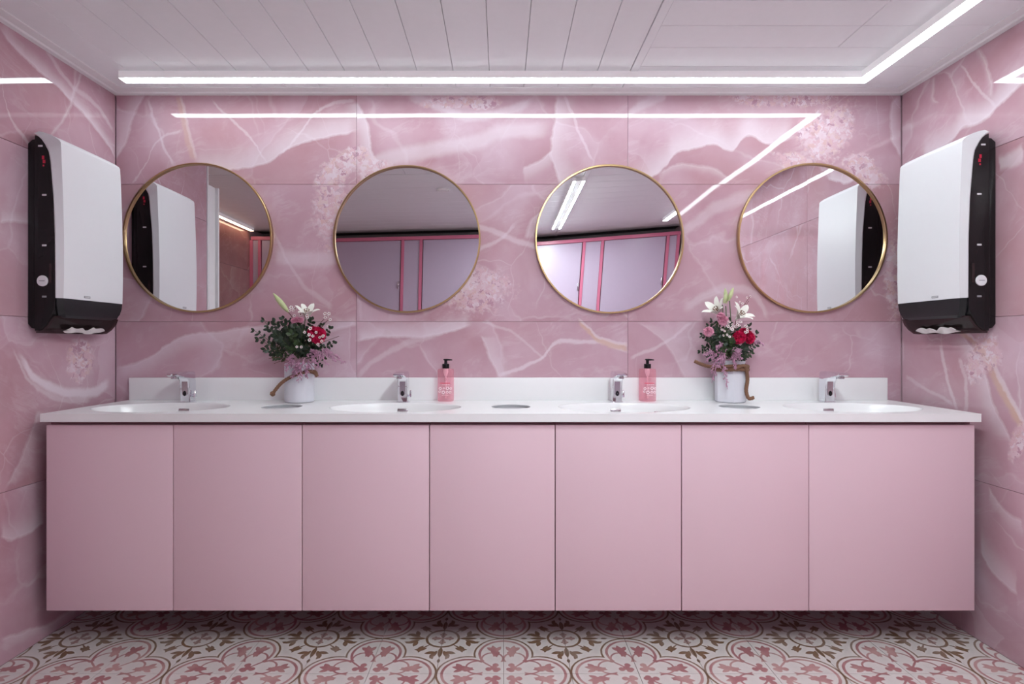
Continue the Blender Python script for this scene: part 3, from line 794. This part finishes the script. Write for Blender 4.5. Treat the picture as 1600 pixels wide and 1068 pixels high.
# ------------------------------------------------------------------ paper towel dispensers
def make_dispenser():
    root = empty('towel_dispenser')
    Wd = .348; h = Wd / 2; z0 = 1.13
    # local: x along the wall, y out from the wall, z height above the root (root at z0)
    def Z(z): return z - z0
    # back shell
    bm = bmesh.new()
    extrude_poly(bm, [(0.0005, Z(1.165)), (.012, Z(1.150)), (.030, Z(1.146)), (.030, Z(1.828)), (.016, Z(1.826)), (.0005, Z(1.812))], 'x', -h + .006, h - .006, .005, 3)
    obj('back_shell', bm, M['black'], root)
    # smoked body sides
    side = [(.0305, Z(1.140)), (.0305, Z(1.840)), (.043, Z(1.836)), (.057, Z(1.824)), (.069, Z(1.806)), (.079, Z(1.780)), (.087, Z(1.745)), (.099, Z(1.60)), (.103, Z(1.45)), (.104, Z(1.30)), (.104, Z(1.252)), (.102, Z(1.215)), (.092, Z(1.195)), (.088, Z(1.190)), (.070, Z(1.160)), (.052, Z(1.143))]
    bm = bmesh.new(); extrude_poly(bm, side, 'x', -h, h, .003, 2)
    obj('body', bm, M['black'], root, angle=35)
    # white front cover
    def sheet(prof, widths, mat, name, bulge=.004, inset=.016, drop=.014, th=.006, parent=root, edge=None):
        bm = bmesh.new(); O, I = [], []
        for row, ((y, z), hw) in enumerate(zip(prof, widths)):
            ro, ri = [], []
            ey, ez = edge[row] if edge and row < len(edge) else (drop, 0)
            us = [(-1, ey), (-1, 0)] + [(-.6, 0), (0, 0), (.6, 0)] + [(1, 0), (1, ey)]
            for q, (u, dr) in enumerate(us):
                if q in (0, len(us) - 1): x = u * hw
                else: x = u * (hw - inset)
                b2 = bulge * (1 - (x / h) ** 2)
                zz = z + (ez if q in (0, len(us) - 1) else 0)
                ro.append(bm.verts.new((x, y + b2 - dr, zz))); ri.append(bm.verts.new((x * .985, y + b2 - dr - th, zz)))
            O.append(ro); I.append(ri)
        n = len(O[0])
        for i in range(len(O) - 1):
            for j in range(n - 1):
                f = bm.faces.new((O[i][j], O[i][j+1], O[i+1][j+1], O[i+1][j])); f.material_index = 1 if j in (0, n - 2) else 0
                bm.faces.new((I[i][j], I[i+1][j], I[i+1][j+1], I[i][j+1]))
            for j in (0, n - 1): bm.faces.new((O[i][j], O[i+1][j], I[i+1][j], I[i][j]))
        for i in (0, len(O) - 1):
            for j in range(n - 1): bm.faces.new((O[i][j], O[i][j+1], I[i][j+1], I[i][j]))
        return obj(name, bm, mat, parent, angle=22)
    prof = [(.034, Z(1.8575)), (.050, Z(1.8545)), (.070, Z(1.848)), (.090, Z(1.838)), (.108, Z(1.8255)), (.1125, Z(1.818)), (.1145, Z(1.79)), (.121, Z(1.62)), (.1245, Z(1.48)), (.1245, Z(1.35)), (.1225, Z(1.2575))]
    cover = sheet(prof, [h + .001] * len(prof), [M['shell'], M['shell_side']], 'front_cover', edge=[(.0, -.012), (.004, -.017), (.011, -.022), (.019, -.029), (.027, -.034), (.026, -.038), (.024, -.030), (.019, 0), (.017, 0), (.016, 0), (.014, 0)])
    bp = [(.1222, Z(1.2570)), (.121, Z(1.235)), (.118, Z(1.212)), (.112, Z(1.197)), (.102, Z(1.188))]
    sheet(bp, [h, h - .002, h - .009, h - .020, h - .036], M['band'], 'lower_band', drop=.012)
    # smoked tray with the towel slot
    bm = bmesh.new()
    tray = [(.100, Z(1.1935)), (.092, Z(1.172)), (.074, Z(1.150)), (.052, Z(1.134)), (.032, Z(1.132)), (.0305, Z(1.1385)), (.050, Z(1.1415)), (.068, Z(1.158)), (.086, Z(1.188))]
    extrude_poly(bm, tray, 'x', -h + .035, h - .006); extrude_poly(bm, [(k[0] - .0, k[1]) for k in tray], 'x', -h + .006, -h + .0345)
    obj('lower_tray', bm, M['smoke'], root, angle=35)
    bm = bmesh.new(); top_, bot_ = [], []
    for i in range(25):
        u = i / 24; x = -.10 + .20 * u
        za = Z(1.1515) + .006 * math.sin(u * 9) * (1 - u * .3) + .004 * math.sin(u * 23); zb = Z(1.138) + .003 * math.sin(u * 11 + 1)
        e = math.sin(PI * u) ** .4
        zm = Z(1.144); top_.append((x, zm + (za - zm) * e)); bot_.append((x, zm + (zb - zm) * e - .001))
    v1 = [bm.verts.new((x, .0915 + .004 * math.sin(i * .9), z)) for i, (x, z) in enumerate(top_)]; v2 = [bm.verts.new((x, .074 + .003 * math.sin(i * 1.1), z - .004)) for i, (x, z) in enumerate(bot_)]
    v3 = [bm.verts.new((v.co.x, v.co.y - .002, v.co.z + .0015)) for v in v1]; v4 = [bm.verts.new((v.co.x, v.co.y - .002, v.co.z + .0015)) for v in v2]
    for i in range(24):
        bm.faces.new((v1[i], v1[i+1], v2[i+1], v2[i])); bm.faces.new((v3[i], v4[i], v4[i+1], v3[i+1]))
        bm.faces.new((v1[i], v3[i], v3[i+1], v1[i+1])); bm.faces.new((v2[i], v2[i+1], v4[i+1], v4[i]))
    obj('paper_towel', bm, M['paper'], root)
    # side fittings
    for s in (-1, 1):
        xo = s * h
        bm = bmesh.new(); cyl(bm, .0195, 0, .006, 32, (0, 0, 0), 'x', .0015)
        lk = obj('lock_button', bm, M['shell'], root); lk.location = (xo if s > 0 else xo - .006, .062, Z(1.318))
        bm = B(-.0005 if s < 0 else .0058, .0002 if s < 0 else .0066, -.010, .010, -.0012, .0012); obj('button_mark', bm, M['greymark'], lk)
        for zz in (1.800, 1.625, 1.445, 1.262):
            ys0 = .044 if zz > 1.7 else .058
            bm = B(xo - .001, xo + .001, ys0, ys0 + .016, Z(zz) - .0032, Z(zz) + .0032, .0008); obj('level_slot', bm, M['greymark' if zz < 1.3 else 'shell_side'], root)
        bm = bmesh.new()
        for (ya, yb, za, zb) in ((.058, .066, 1.752, 1.765), (.061, .070, 1.738, 1.750), (.061, .066, 1.727, 1.733)): box(bm, xo - .0008, xo + .0008, ya, yb, Z(za), Z(zb))
        obj('red_marking', bm, M['red'], root, False)
        bm = B(xo - .004 * s if s > 0 else xo - .003, xo + .003 if s > 0 else xo + .004, .083, .094, Z(1.31), Z(1.38), .002); obj('latch', bm, M['smoke'], root)
    bm = B(.030, .062, .1245, .1267, Z(1.2655), Z(1.2735)); lab = obj('maker_plate', bm, M['greymark'], cover)
    bm = B(.0325, .0585, .1266, .1271, Z(1.2680), Z(1.2710)); obj('plate_print', bm, M['shell_side'], lab)
    return root
d0 = make_dispenser()
d0.location = (XL, -.298, 1.13); d0.rotation_euler = (0, 0, -PI/2)
tag(d0, 'white and black paper towel dispenser on the left wall', 'towel dispenser', 'paper towel dispensers on the side walls')
d1 = copy_tree(d0); d1.location = (XR, -.312, 1.13); d1.rotation_euler = (0, 0, PI/2)
tag(d1, 'white and black paper towel dispenser on the right wall', 'towel dispenser')
for c in d1.children:                            # the maker's plate sits toward the mirror wall on both
    if c.name.startswith('front_cover'):
        for k in c.children: k.location.x -= .092

# ------------------------------------------------------------------ flowers
def frame(d):
    d = Vector(d).normalized(); a = d.cross(Vector((0, 0, 1)) if abs(d.z) < .95 else Vector((1, 0, 0))).normalized(); return a, d.cross(a), d
def petal_bm(L, Wp, curl, cup, n=7):
    bm = bmesh.new(); G_ = []
    for i in range(n + 1):
        u = i / n; ang = curl[0] + (curl[1] - curl[0]) * u
        if i == 0: r, z = .004, 0.0
        else: r += math.sin(ang) * L / n; z += math.cos(ang) * L / n
        w = Wp * 1.95 * ((u + .04) ** .65) * ((1.04 - u) ** .85) * .95 + .0006
        if i == n: w = .0006
        G_.append([bm.verts.new((w * k, r - cup * w * k * k * -1 * (1 if u < .8 else .3), z + cup * w * abs(k))) for k in (-1, -.5, 0, .5, 1)])
    for a, b_ in zip(G_, G_[1:]):
        for k in range(4): bm.faces.new((a[k], a[k+1], b_[k+1], b_[k]))
    return bm
def lily(root, pos, d, L=.062, openness=1.0, roll=0):
    a, b_, d = frame(d); rot = Matrix((a, b_, d)).transposed().to_4x4()
    pos = Vector(pos)
    bm = bmesh.new(); rg = lathe(bm, [(.002, -.012), (.006, -.004), (.0065, .004), (.004, .008)], 12); cap(bm, rg[0]); cap(bm, rg[-1])
    fl = obj('lily', bm, M['lily'], root); fl.matrix_world = Matrix.Translation(pos) @ rot
    for k in range(6):
        w = .0150 if k % 2 else .0185
        p = obj('petal', petal_bm(L, w, (.10 + .1 * openness, (1.2 + .35 * (k % 2)) * openness), .35), M['lily'], fl, angle=180)
        p.rotation_euler = (0, 0, roll + k * PI / 3); p.location = (0, 0, .001 * (k % 2))
    bm = bmesh.new()
    for k in range(6):
        an = k * PI / 3 + .4; r = .010
        tip = Vector((r * math.cos(an), r * math.sin(an), .036)); tube(bm, [(0, 0, .004), tip * .6, tip], .0009, 5)
        t2 = Vector((-math.sin(an), math.cos(an), 0)) * .0045; tube(bm, [tip - t2, tip, tip + t2], [.0011, .0019, .0011], 5)
    obj('stamens', bm, M['stamen'], fl)
def bud(root, p0, p1, r=.009, name='lily_bud'):
    p0, p1 = Vector(p0), Vector(p1); pts = [p0.lerp(p1, k / 8) for k in range(9)]
    rad = [r * x for x in (.28, .62, .85, .97, 1, .92, .75, .5, .14)]
    bm = bmesh.new(); tube(bm, pts, rad, 12); obj(name, bm, M['bud'], root)
def carnation(root, pos, r, mat):
    """tight ball of overlapping frilled petals"""
    bm = bmesh.new(); N = 46
    for k in range(N):
        zz = 1 - 1.55 * (k + .5) / N; ph = k * 2.39996; rr = math.sqrt(max(0, 1 - zz * zz))
        n = Vector((rr * math.cos(ph), -zz if False else rr * math.sin(ph), zz))
        a, b_, n = frame(n); sp = random.uniform(0, PI); w = (a * math.cos(sp) + b_ * math.sin(sp)); q = n.cross(w)
        R0 = r * random.uniform(.84, 1.06); m = 9; base, mid, rim = [], [], []
        for i in range(m):
            u = (i / (m - 1) - .5) * 2
            fr = (1 if i % 2 else -1)
            d = (n + w * u * .75).normalized()
            base.append(bm.verts.new(n * r * .25 + w * u * r * .06)); mid.append(bm.verts.new(d * R0 * .68 + q * fr * r * .03))
            rim.append(bm.verts.new(d * R0 * (1 + .05 * fr) + q * (fr * r * .09 + r * .10)))
        for A_, B_ in ((base, mid), (mid, rim)):
            for i in range(m - 1): bm.faces.new((A_[i], A_[i+1], B_[i+1], B_[i]))
    bmesh.ops.create_icosphere(bm, subdivisions=2, radius=r * .62)
    o = obj('carnation', bm, mat, root, angle=180); o.location = pos
    o.rotation_euler = (R(55), 0, random.uniform(-.3, .3))
def wax(root, pos, d, r=.0055):
    r *= 1.2
    a, b_, d = frame(d); pos = Vector(pos)
    bm = bmesh.new(); c = bm.verts.new((0, 0, 0)); ring = []
    for i in range(20):
        t = 2*PI*i/20; rr = r * (.68 + .32 * abs(math.cos(2.5 * t))); ring.append(bm.verts.new((rr*math.cos(t), rr*math.sin(t), .0016)))
    lo = bm.verts.new((0, 0, -.004))
    for i in range(20):
        bm.faces.new((c, ring[i], ring[(i+1) % 20])); bm.faces.new((lo, ring[(i+1) % 20], ring[i]))
    o = obj('waxflower', bm, M['wax'], root); o.matrix_world = Matrix.Translation(pos) @ Matrix((a, b_, d)).transposed().to_4x4()
    bm = bmesh.new(); rg = lathe(bm, [(r*.30, .0), (r*.34, .0020), (r*.2, .0030)], 10); cap(bm, rg[-1]); obj('eye', bm, M['wax_eye'], o)
def sprig(root, p0, p1, nleaf, L, Wl, mat, sag=.0, name='foliage_sprig', stemmat=None, pair=True):
    p0, p1 = Vector(p0), Vector(p1); mid = p0.lerp(p1, .55) + Vector((0, 0, sag))
    pts = spline([p0, mid, p1], 10)
    bm = bmesh.new(); tube(bm, pts, [.0018 - .0009 * k / 10 for k in range(11)], 5)
    for f in bm.faces: f.material_index = 1
    for k in range(nleaf):
        u = .30 + .70 * (k + .5) / nleaf; i = min(int(u * 10), 9); base = pts[i].lerp(pts[i+1], u * 10 - i); tdir = (pts[i+1] - pts[i]).normalized()
        for sd in ((-1, 1) if pair else ((-1) ** k,)):
            sidev = tdir.cross(Vector((random.uniform(-.5, .5), -1, random.uniform(-.5, .5)))).normalized() * sd
            d = (tdir * random.uniform(.3, .9) + sidev + Vector((random.uniform(-.3, .3), random.uniform(-.6, .2), random.uniform(-.3, .2)))).normalized()
            if k == nleaf - 1 and sd == 1: d = tdir
            wv = d.cross(Vector((random.uniform(-.4, .4), -1, random.uniform(-.4, .5)))).normalized(); nv = d.cross(wv)
            l = 1.35 * L * random.uniform(.75, 1.1) * (1 - .25 * u); w = 1.05 * Wl * random.uniform(.8, 1.1)
            rows = []
            for q, ww in ((0, .12), (.25, .8), (.55, 1), (.8, .65), (1, .05)):
                c = base + d * l * q + nv * (.10 * l * q * q)
                rows.append([bm.verts.new(c - wv * w * ww + nv * w * ww * .25), bm.verts.new(c), bm.verts.new(c + wv * w * ww + nv * w * ww * .25)])
            for a, b_ in zip(rows, rows[1:]):
                for j in (0, 1): bm.faces.new((a[j], a[j+1], b_[j+1], b_[j]))
    o = obj(name, bm, [mat, stemmat or M['stem']], root, angle=180)
def plume(root, p0, p1, sag, nb=9, wid=.03):
    pts = spline([p0, Vector(p0).lerp(Vector(p1), .5) + Vector((0, 0, sag)), p1], 16)
    bm = bmesh.new(); tube(bm, pts, .0009, 4)
    for k in range(nb * 2):
        u = .12 + .86 * k / (nb * 2); i = min(int(u * 16), 15); base = pts[i]; td = (pts[min(i+1, 16)] - pts[i]).normalized()
        rv = Vector((random.uniform(-1, 1), random.uniform(-1, .6), random.uniform(-1, 1)))
        d = (td * .9 + (rv - td * rv.dot(td)).normalized()).normalized(); l = wid * (1 - .75 * u) * random.uniform(.7, 1.2)
        end = base + d * l - Vector((0, 0, l * .2)); tube(bm, [base, base.lerp(end, .5) + Vector((0, 0, .002)), end], .0010, 4)
        m = max(6, int(l / .0011))
        for q in range(m):
            b2 = base.lerp(end, (q + .5) / m); r2 = Vector((random.uniform(-1, 1), random.uniform(-1, 1), random.uniform(-1, 1))).normalized()
            e2 = b2 + (d * .6 + r2).normalized() * random.uniform(.004, .008); a, b3, _ = frame(e2 - b2); s = .0017
            v = [bm.verts.new(b2 + a * s), bm.verts.new(b2 - a * s * .5 + b3 * s), bm.verts.new(b2 - a * s * .5 - b3 * s), bm.verts.new(e2)]
            for f in ((0, 1, 3), (1, 2, 3), (2, 0, 3)): bm.faces.new([v[x] for x in f])
    obj('astilbe_plume', bm, M['astilbe'], root, angle=180)
FZ = 2.415
def arrangement(cx_px, label, base_y=-.089):
    root = empty('flower_arrangement', ((cx_px - CX) * FZ / F, base_y, CT + .0003)); tag(root, label, 'flowers', 'flower arrangements on the worktop')
    ox = root.location.x
    def L(px, py, dy=0):                        # photo pixel to local coordinates, dy = metres toward the viewer
        p = P(px, py, FZ - dy) ; return Vector((p.x - ox, -dy, p.z - CT))
    return root, L
# --- left arrangement: round ribbed pot
random.seed(21)
A1, L1 = arrangement(468, 'flowers in a round white pot beside the leftmost mirror, single lily and long bud')
bm = bmesh.new()
prof = [(.054, .0), (.0585, .002), (.060, .006)] + [(.060 + (.0008 if k % 2 else -.0003), .010 + .0045 * k) for k in range(33)] + [(.060, .160), (.0585, .163), (.056, .160), (.055, .140), (.055, .02)]
rg = lathe(bm, prof, 56); cap(bm, rg[0]); cap(bm, rg[-1])
obj('pot', bm, M['pot'], A1, angle=60)
for (a, b_, n, l, w, mt) in [
  ((455,560),(394,514),5,.020,.0055,'green'), ((455,555),(410,498),5,.019,.006,'green'), ((452,556),(400,528),4,.018,.006,'green'), ((455,552),(418,512),6,.022,.007,'green'),
  ((456,552),(428,500),6,.023,.007,'green'), ((460,550),(442,496),6,.022,.007,'green'), ((462,555),(425,536),6,.022,.0065,'green2'), ((458,558),(412,545),5,.021,.006,'green'),
  ((460,560),(428,558),4,.020,.006,'green2'), ((466,550),(455,503),7,.022,.007,'green'), ((470,550),(470,505),7,.022,.007,'green2'), ((474,552),(488,498),7,.022,.007,'green'),
  ((478,553),(505,506),6,.020,.006,'green'), ((480,555),(518,512),6,.018,.006,'green'), ((482,556),(524,535),5,.018,.006,'green'), ((478,560),(508,560),4,.018,.006,'green2'),
  ((466,558),(448,530),6,.022,.007,'green'), ((470,560),(470,530),6,.022,.007,'green'), ((474,558),(488,535),6,.022,.007,'green2'), ((484,562),(502,572),4,.016,.005,'green'),
  ((460,555),(436,520),7,.024,.007,'green'), ((468,556),(460,518),7,.024,.007,'green'), ((470,556),(480,520),7,.024,.007,'green'), ((456,560),(422,550),5,.022,.006,'green'), ((474,560),(495,545),6,.022,.007,'green')]:
    dy = random.uniform(-.025, .055); sprig(A1, L1(*a, .01), L1(*b_, dy), n, l, w, M[mt], random.uniform(0, .008))
for (b_, dy) in (((447,505), .075), ((460,510), .08), ((474,512), .08), ((440,530), .08), ((452,545), .085), ((466,535), .085), ((482,545), .08), ((430,520), .05), ((470,548), .08), ((455,520), .085)):
    sprig(A1, L1(466, 560, .02), L1(*b_, dy), 6, .024, .0075, M['green' if dy < .082 else 'green2'], .004)
for a, b_ in (((452,565),(420,560)), ((452,568),(428,568)), ((470,560),(512,500)), ((474,555),(530,525)), ((468,550),(512,492))):
    bm = bmesh.new(); tube(bm, spline([L1(*a, .02), L1((a[0]+b_[0])/2, (a[1]+b_[1])/2 - 4, .03), L1(*b_, .03)], 8), .0011, 5); obj('twig', bm, M['twig'], A1)
bm = bmesh.new(); tube(bm, spline([L1(466, 540, .0), L1(458, 500, .02), L1(450, 487, .02)], 8), .0018, 6); obj('flower_stem', bm, M['twig'], A1)
bud(A1, L1(451, 488, .02), L1(427, 458, .03), .0115)
bm = bmesh.new(); tube(bm, spline([L1(470, 540, .0), L1(476, 505, .02), L1(478, 492, .03)], 8), .002, 6); obj('flower_stem', bm, M['stem'], A1)
lily(A1, L1(479, 496, .035), (.16, -.42, .86), .068, .92, .35)
carnation(A1, L1(497, 524, .075), .034, M['carn_red']); carnation(A1, L1(490, 519, .065), .026, M['carn_red'])
for q in ((459,501), (470,500), (446,506), (465,499)): carnation(A1, L1(*q, .06), .0125, M['carn_pink'])
for q in ((455,480,.045), (461,482,.05), (458,485,.05), (453,485,.05), (460,493,.06), (470,491,.065), (480,493,.07), (481,496,.07), (508,490,.04), (514,490,.04), (512,495,.045), (516,499,.04), (508,496,.04), (513,509,.04),
          (494,519,.108), (484,531,.105), (497,538,.108), (503,533,.108), (505,525,.105), (489,525,.108), (476,519,.085), (464,542,.10), (471,542,.10), (485,513,.10), (500,527,.11), (483,523,.105)):
    wax(A1, L1(*q), (random.uniform(-.4, .4), -1, random.uniform(0, .6)), random.uniform(.0052, .0072))
for a, b_, sg, w, dy in (((470,560),(455,592),.012,.034,.09), ((476,558),(466,598),.014,.036,.10), ((482,562),(480,592),.012,.034,.09), ((484,556),(498,575),.012,.03,.09), ((462,562),(445,580),.01,.028,.08), ((478,555),(500,550),.008,.03,.085),
                         ((500,548),(541,568),.008,.030,.05), ((502,545),(526,566),.01,.028,.06), ((490,552),(514,572),.01,.026,.07), ((470,565),(462,585),.012,.034,.10), ((460,558),(450,562),.010,.026,.085)):
    plume(A1, L1(*a, dy - .02), L1(*b_, dy), sg, 9, w)
pts = spline([L1(494, 583, -.0), L1(490, 580, .045), L1(476, 581, .066), L1(456, 588, .072), L1(440, 598, .075), L1(427, 613, .085)], 50)
bm = bmesh.new(); tube(bm, pts, .0062, 12, 200); obj('rope', bm, M['rope'], A1, angle=180)
bm = bmesh.new(); bmesh.ops.create_icosphere(bm, subdivisions=3, radius=.0105)
for v in bm.verts: v.co *= 1 + .25 * mnoise.noise(v.co * 300)
o = obj('rope_knot', bm, M['rope'], A1); o.location = L1(426, 615, .085)
bm = bmesh.new(); tube(bm, spline([L1(484, 580, .05), L1(492, 583, .05), L1(496, 588, .05)], 12), .006, 10, 200); obj('rope_end', bm, M['rope'], A1, angle=180)
# --- right arrangement: faceted pot with rope
random.seed(33)
A2, L2 = arrangement(1141, 'flowers in a faceted white pot tied with rope, two open lilies')
bm = bmesh.new()
nf = 6; rings = []
for r, z in ((.056, 0), (.0625, .004), (.064, .010), (.0635, .135), (.061, .142), (.056, .150), (.056, .160), (.062, .172), (.0585, .173), (.053, .160), (.053, .03)):
    ring = []
    for i in range(nf * 6):
        t = i / 6; k = int(t); u = t - k
        a0, a1 = 2*PI*k/nf + R(20), 2*PI*(k+1)/nf + R(20)
        p = Vector((math.cos(a0), math.sin(a0), 0)).lerp(Vector((math.cos(a1), math.sin(a1), 0)), u)
        rd = p.normalized(); p = p.lerp(rd, .25)
        ring.append(bm.verts.new((p.x * r * 1.03, p.y * r * 1.03, z)))
    rings.append(ring)
for a, b_ in zip(rings, rings[1:]):
    m_ = len(a)
    for i in range(m_): bm.faces.new((a[i], a[(i+1) % m_], b_[(i+1) % m_], b_[i]))
cap(bm, rings[0]); cap(bm, rings[-1]); obj('pot', bm, M['pot'], A2, angle=25)
for (a, b_, n, l, w, mt) in [
  ((1138,556),(1098,540),6,.016,.0045,'green'), ((1138,556),(1092,548),6,.015,.0045,'green'), ((1138,556),(1096,522),7,.016,.0045,'green'), ((1139,555),(1106,508),7,.017,.005,'green'),
  ((1139,555),(1112,500),7,.018,.005,'green'), ((1140,553),(1122,505),7,.018,.005,'green2'), ((1142,552),(1140,500),7,.020,.005,'green'), ((1144,552),(1156,512),7,.018,.005,'green'),
  ((1146,554),(1172,508),7,.018,.005,'green'), ((1148,556),(1184,520),6,.018,.005,'green'), ((1148,558),(1186,536),6,.018,.005,'green'), ((1146,560),(1176,552),6,.018,.005,'green2'),
  ((1144,560),(1165,560),5,.018,.005,'green'), ((1138,560),(1110,560),5,.016,.005,'green'), ((1140,558),(1120,530),7,.020,.006,'green'), ((1142,556),(1135,525),7,.020,.006,'green'),
  ((1144,556),(1150,535),7,.020,.006,'green'), ((1146,558),(1165,545),6,.020,.006,'green'), ((1138,560),(1104,555),6,.016,.005,'green'), ((1142,562),(1150,562),5,.016,.005,'green2'), ((1140,560),(1128,548),6,.018,.005,'green')]:
    sprig(A2, L2(*a, .01), L2(*b_, random.uniform(-.025, .06)), n, l, w, M[mt], random.uniform(0, .008))
for (b_, dy) in (((1122,525), .08), ((1135,515), .085), ((1112,538), .075), ((1130,545), .09), ((1148,545), .09), ((1160,545), .08), ((1120,512), .07), ((1145,530), .09), ((1168,540), .07), ((1106,528), .06), ((1118,548), .085)):
    sprig(A2, L2(1141, 558, .02), L2(*b_, dy), 7, .020, .006, M['green' if dy < .085 else 'green2'], .004)
for x, y0, y1 in ((1134, 540, 478), (1129, 545, 476), (1140, 540, 470)):
    bm = bmesh.new(); tube(bm, spline([L2(1140, y0, .01), L2(x + 2, (y0+y1)/2, .03), L2(x, y1, .02)], 8), .002, 6); obj('flower_stem', bm, M['stem'], A2)
for x, y in ((1170, 470), (1165, 474), (1158, 472), (1172, 462)):
    bm = bmesh.new(); tube(bm, spline([L2(1145, 540, .01), L2(1150, 500, .03), L2(x, y, .03)], 8), .001, 5); obj('twig', bm, M['twig'], A2)
lily(A2, L2(1124, 490, .03), (-.60, -.40, .62), .076, .80, .2)
lily(A2, L2(1152, 497, .045), (.35, -.62, .60), .072, 1.0, .1)
bud(A2, L2(1135, 474, .02), L2(1133, 450, .02), .0085); bud(A2, L2(1138, 470, .03), L2(1146, 449, .03), .0085, 'lily_bud'); bud(A2, L2(1131, 474, .03), L2(1136, 456, .035), .008)
for q, r in (((1130,501), .022), ((1126,494), .017), ((1107,518), .0215)): carnation(A2, L2(*q, .075), r, M['carn_pink'])
carnation(A2, L2(1169, 527, .075), .028, M['carn_red']); carnation(A2, L2(1155, 527, .075), .028, M['carn_red']); carnation(A2, L2(1163, 521, .065), .024, M['carn_red'])
for i in range(26):
    x, y = random.uniform(1136, 1172), 0; y = 505 + (x - 1136) * .25 + random.uniform(-8, 9)
    wax(A2, L2(x, y, random.uniform(.075, .10)), (random.uniform(-.5, .5), -1, random.uniform(0, .7)), random.uniform(.0045, .0062))
for q in ((1130,524), (1136,523), (1132,517), (1140,526), (1128,515), (1151,464), (1167,465), (1156,472), (1160,474), (1172,463)): wax(A2, L2(*q, .09 if q[1] > 500 else .03), (random.uniform(-.5, .5), -1, .3), .0048)
for a, b_, sg, w, dy in (((1138,545),(1100,566),.010,.026,.09), ((1132,545),(1110,585),.012,.03,.09), ((1128,550),(1112,598),.012,.028,.085), ((1134,552),(1122,575),.014,.034,.10), ((1140,545),(1160,562),.012,.028,.095), ((1130,540),(1118,548),.014,.026,.09),
                         ((1128,562),(1137,608),.006,.020,.085), ((1145,550),(1150,578),.010,.026,.09), ((1175,535),(1195,540),.010,.014,.03), ((1124,548),(1098,556),.008,.022,.085), ((1150,542),(1156,560),.01,.026,.09)):
    plume(A2, L2(*a, dy - .02), L2(*b_, dy), sg, 9, w)
ringp = [Vector((-.0685 * math.cos(a), .0685 * math.sin(a), .152 + .002 * math.sin(3 * a))) for a in (2 * PI * k / 60 for k in range(61))]
bm = bmesh.new(); tube(bm, ringp, .0068, 12, 190); obj('rope', bm, M['rope'], A2, angle=180)
bm = bmesh.new(); tube(bm, [p + Vector((0, 0, -.013)) for p in ringp], .0068, 12, 190); obj('rope', bm, M['rope'], A2, angle=180)
bm = bmesh.new(); tube(bm, spline([L2(1140, 578, .070), L2(1150, 575, .078), L2(1163, 572, .068), L2(1168, 590, .055), L2(1166, 610, .058), L2(1170, 622, .066), L2(1178, 621, .068)], 60), .0064, 12, 190); obj('rope_end', bm, M['rope'], A2, angle=180)
bm = bmesh.new(); tube(bm, spline([L2(1118, 573, .050), L2(1106, 572, .045), L2(1094, 568, .04), L2(1085, 564, .035)], 40), .0064, 12, 190); obj('rope_end', bm, M['rope'], A2, angle=180)
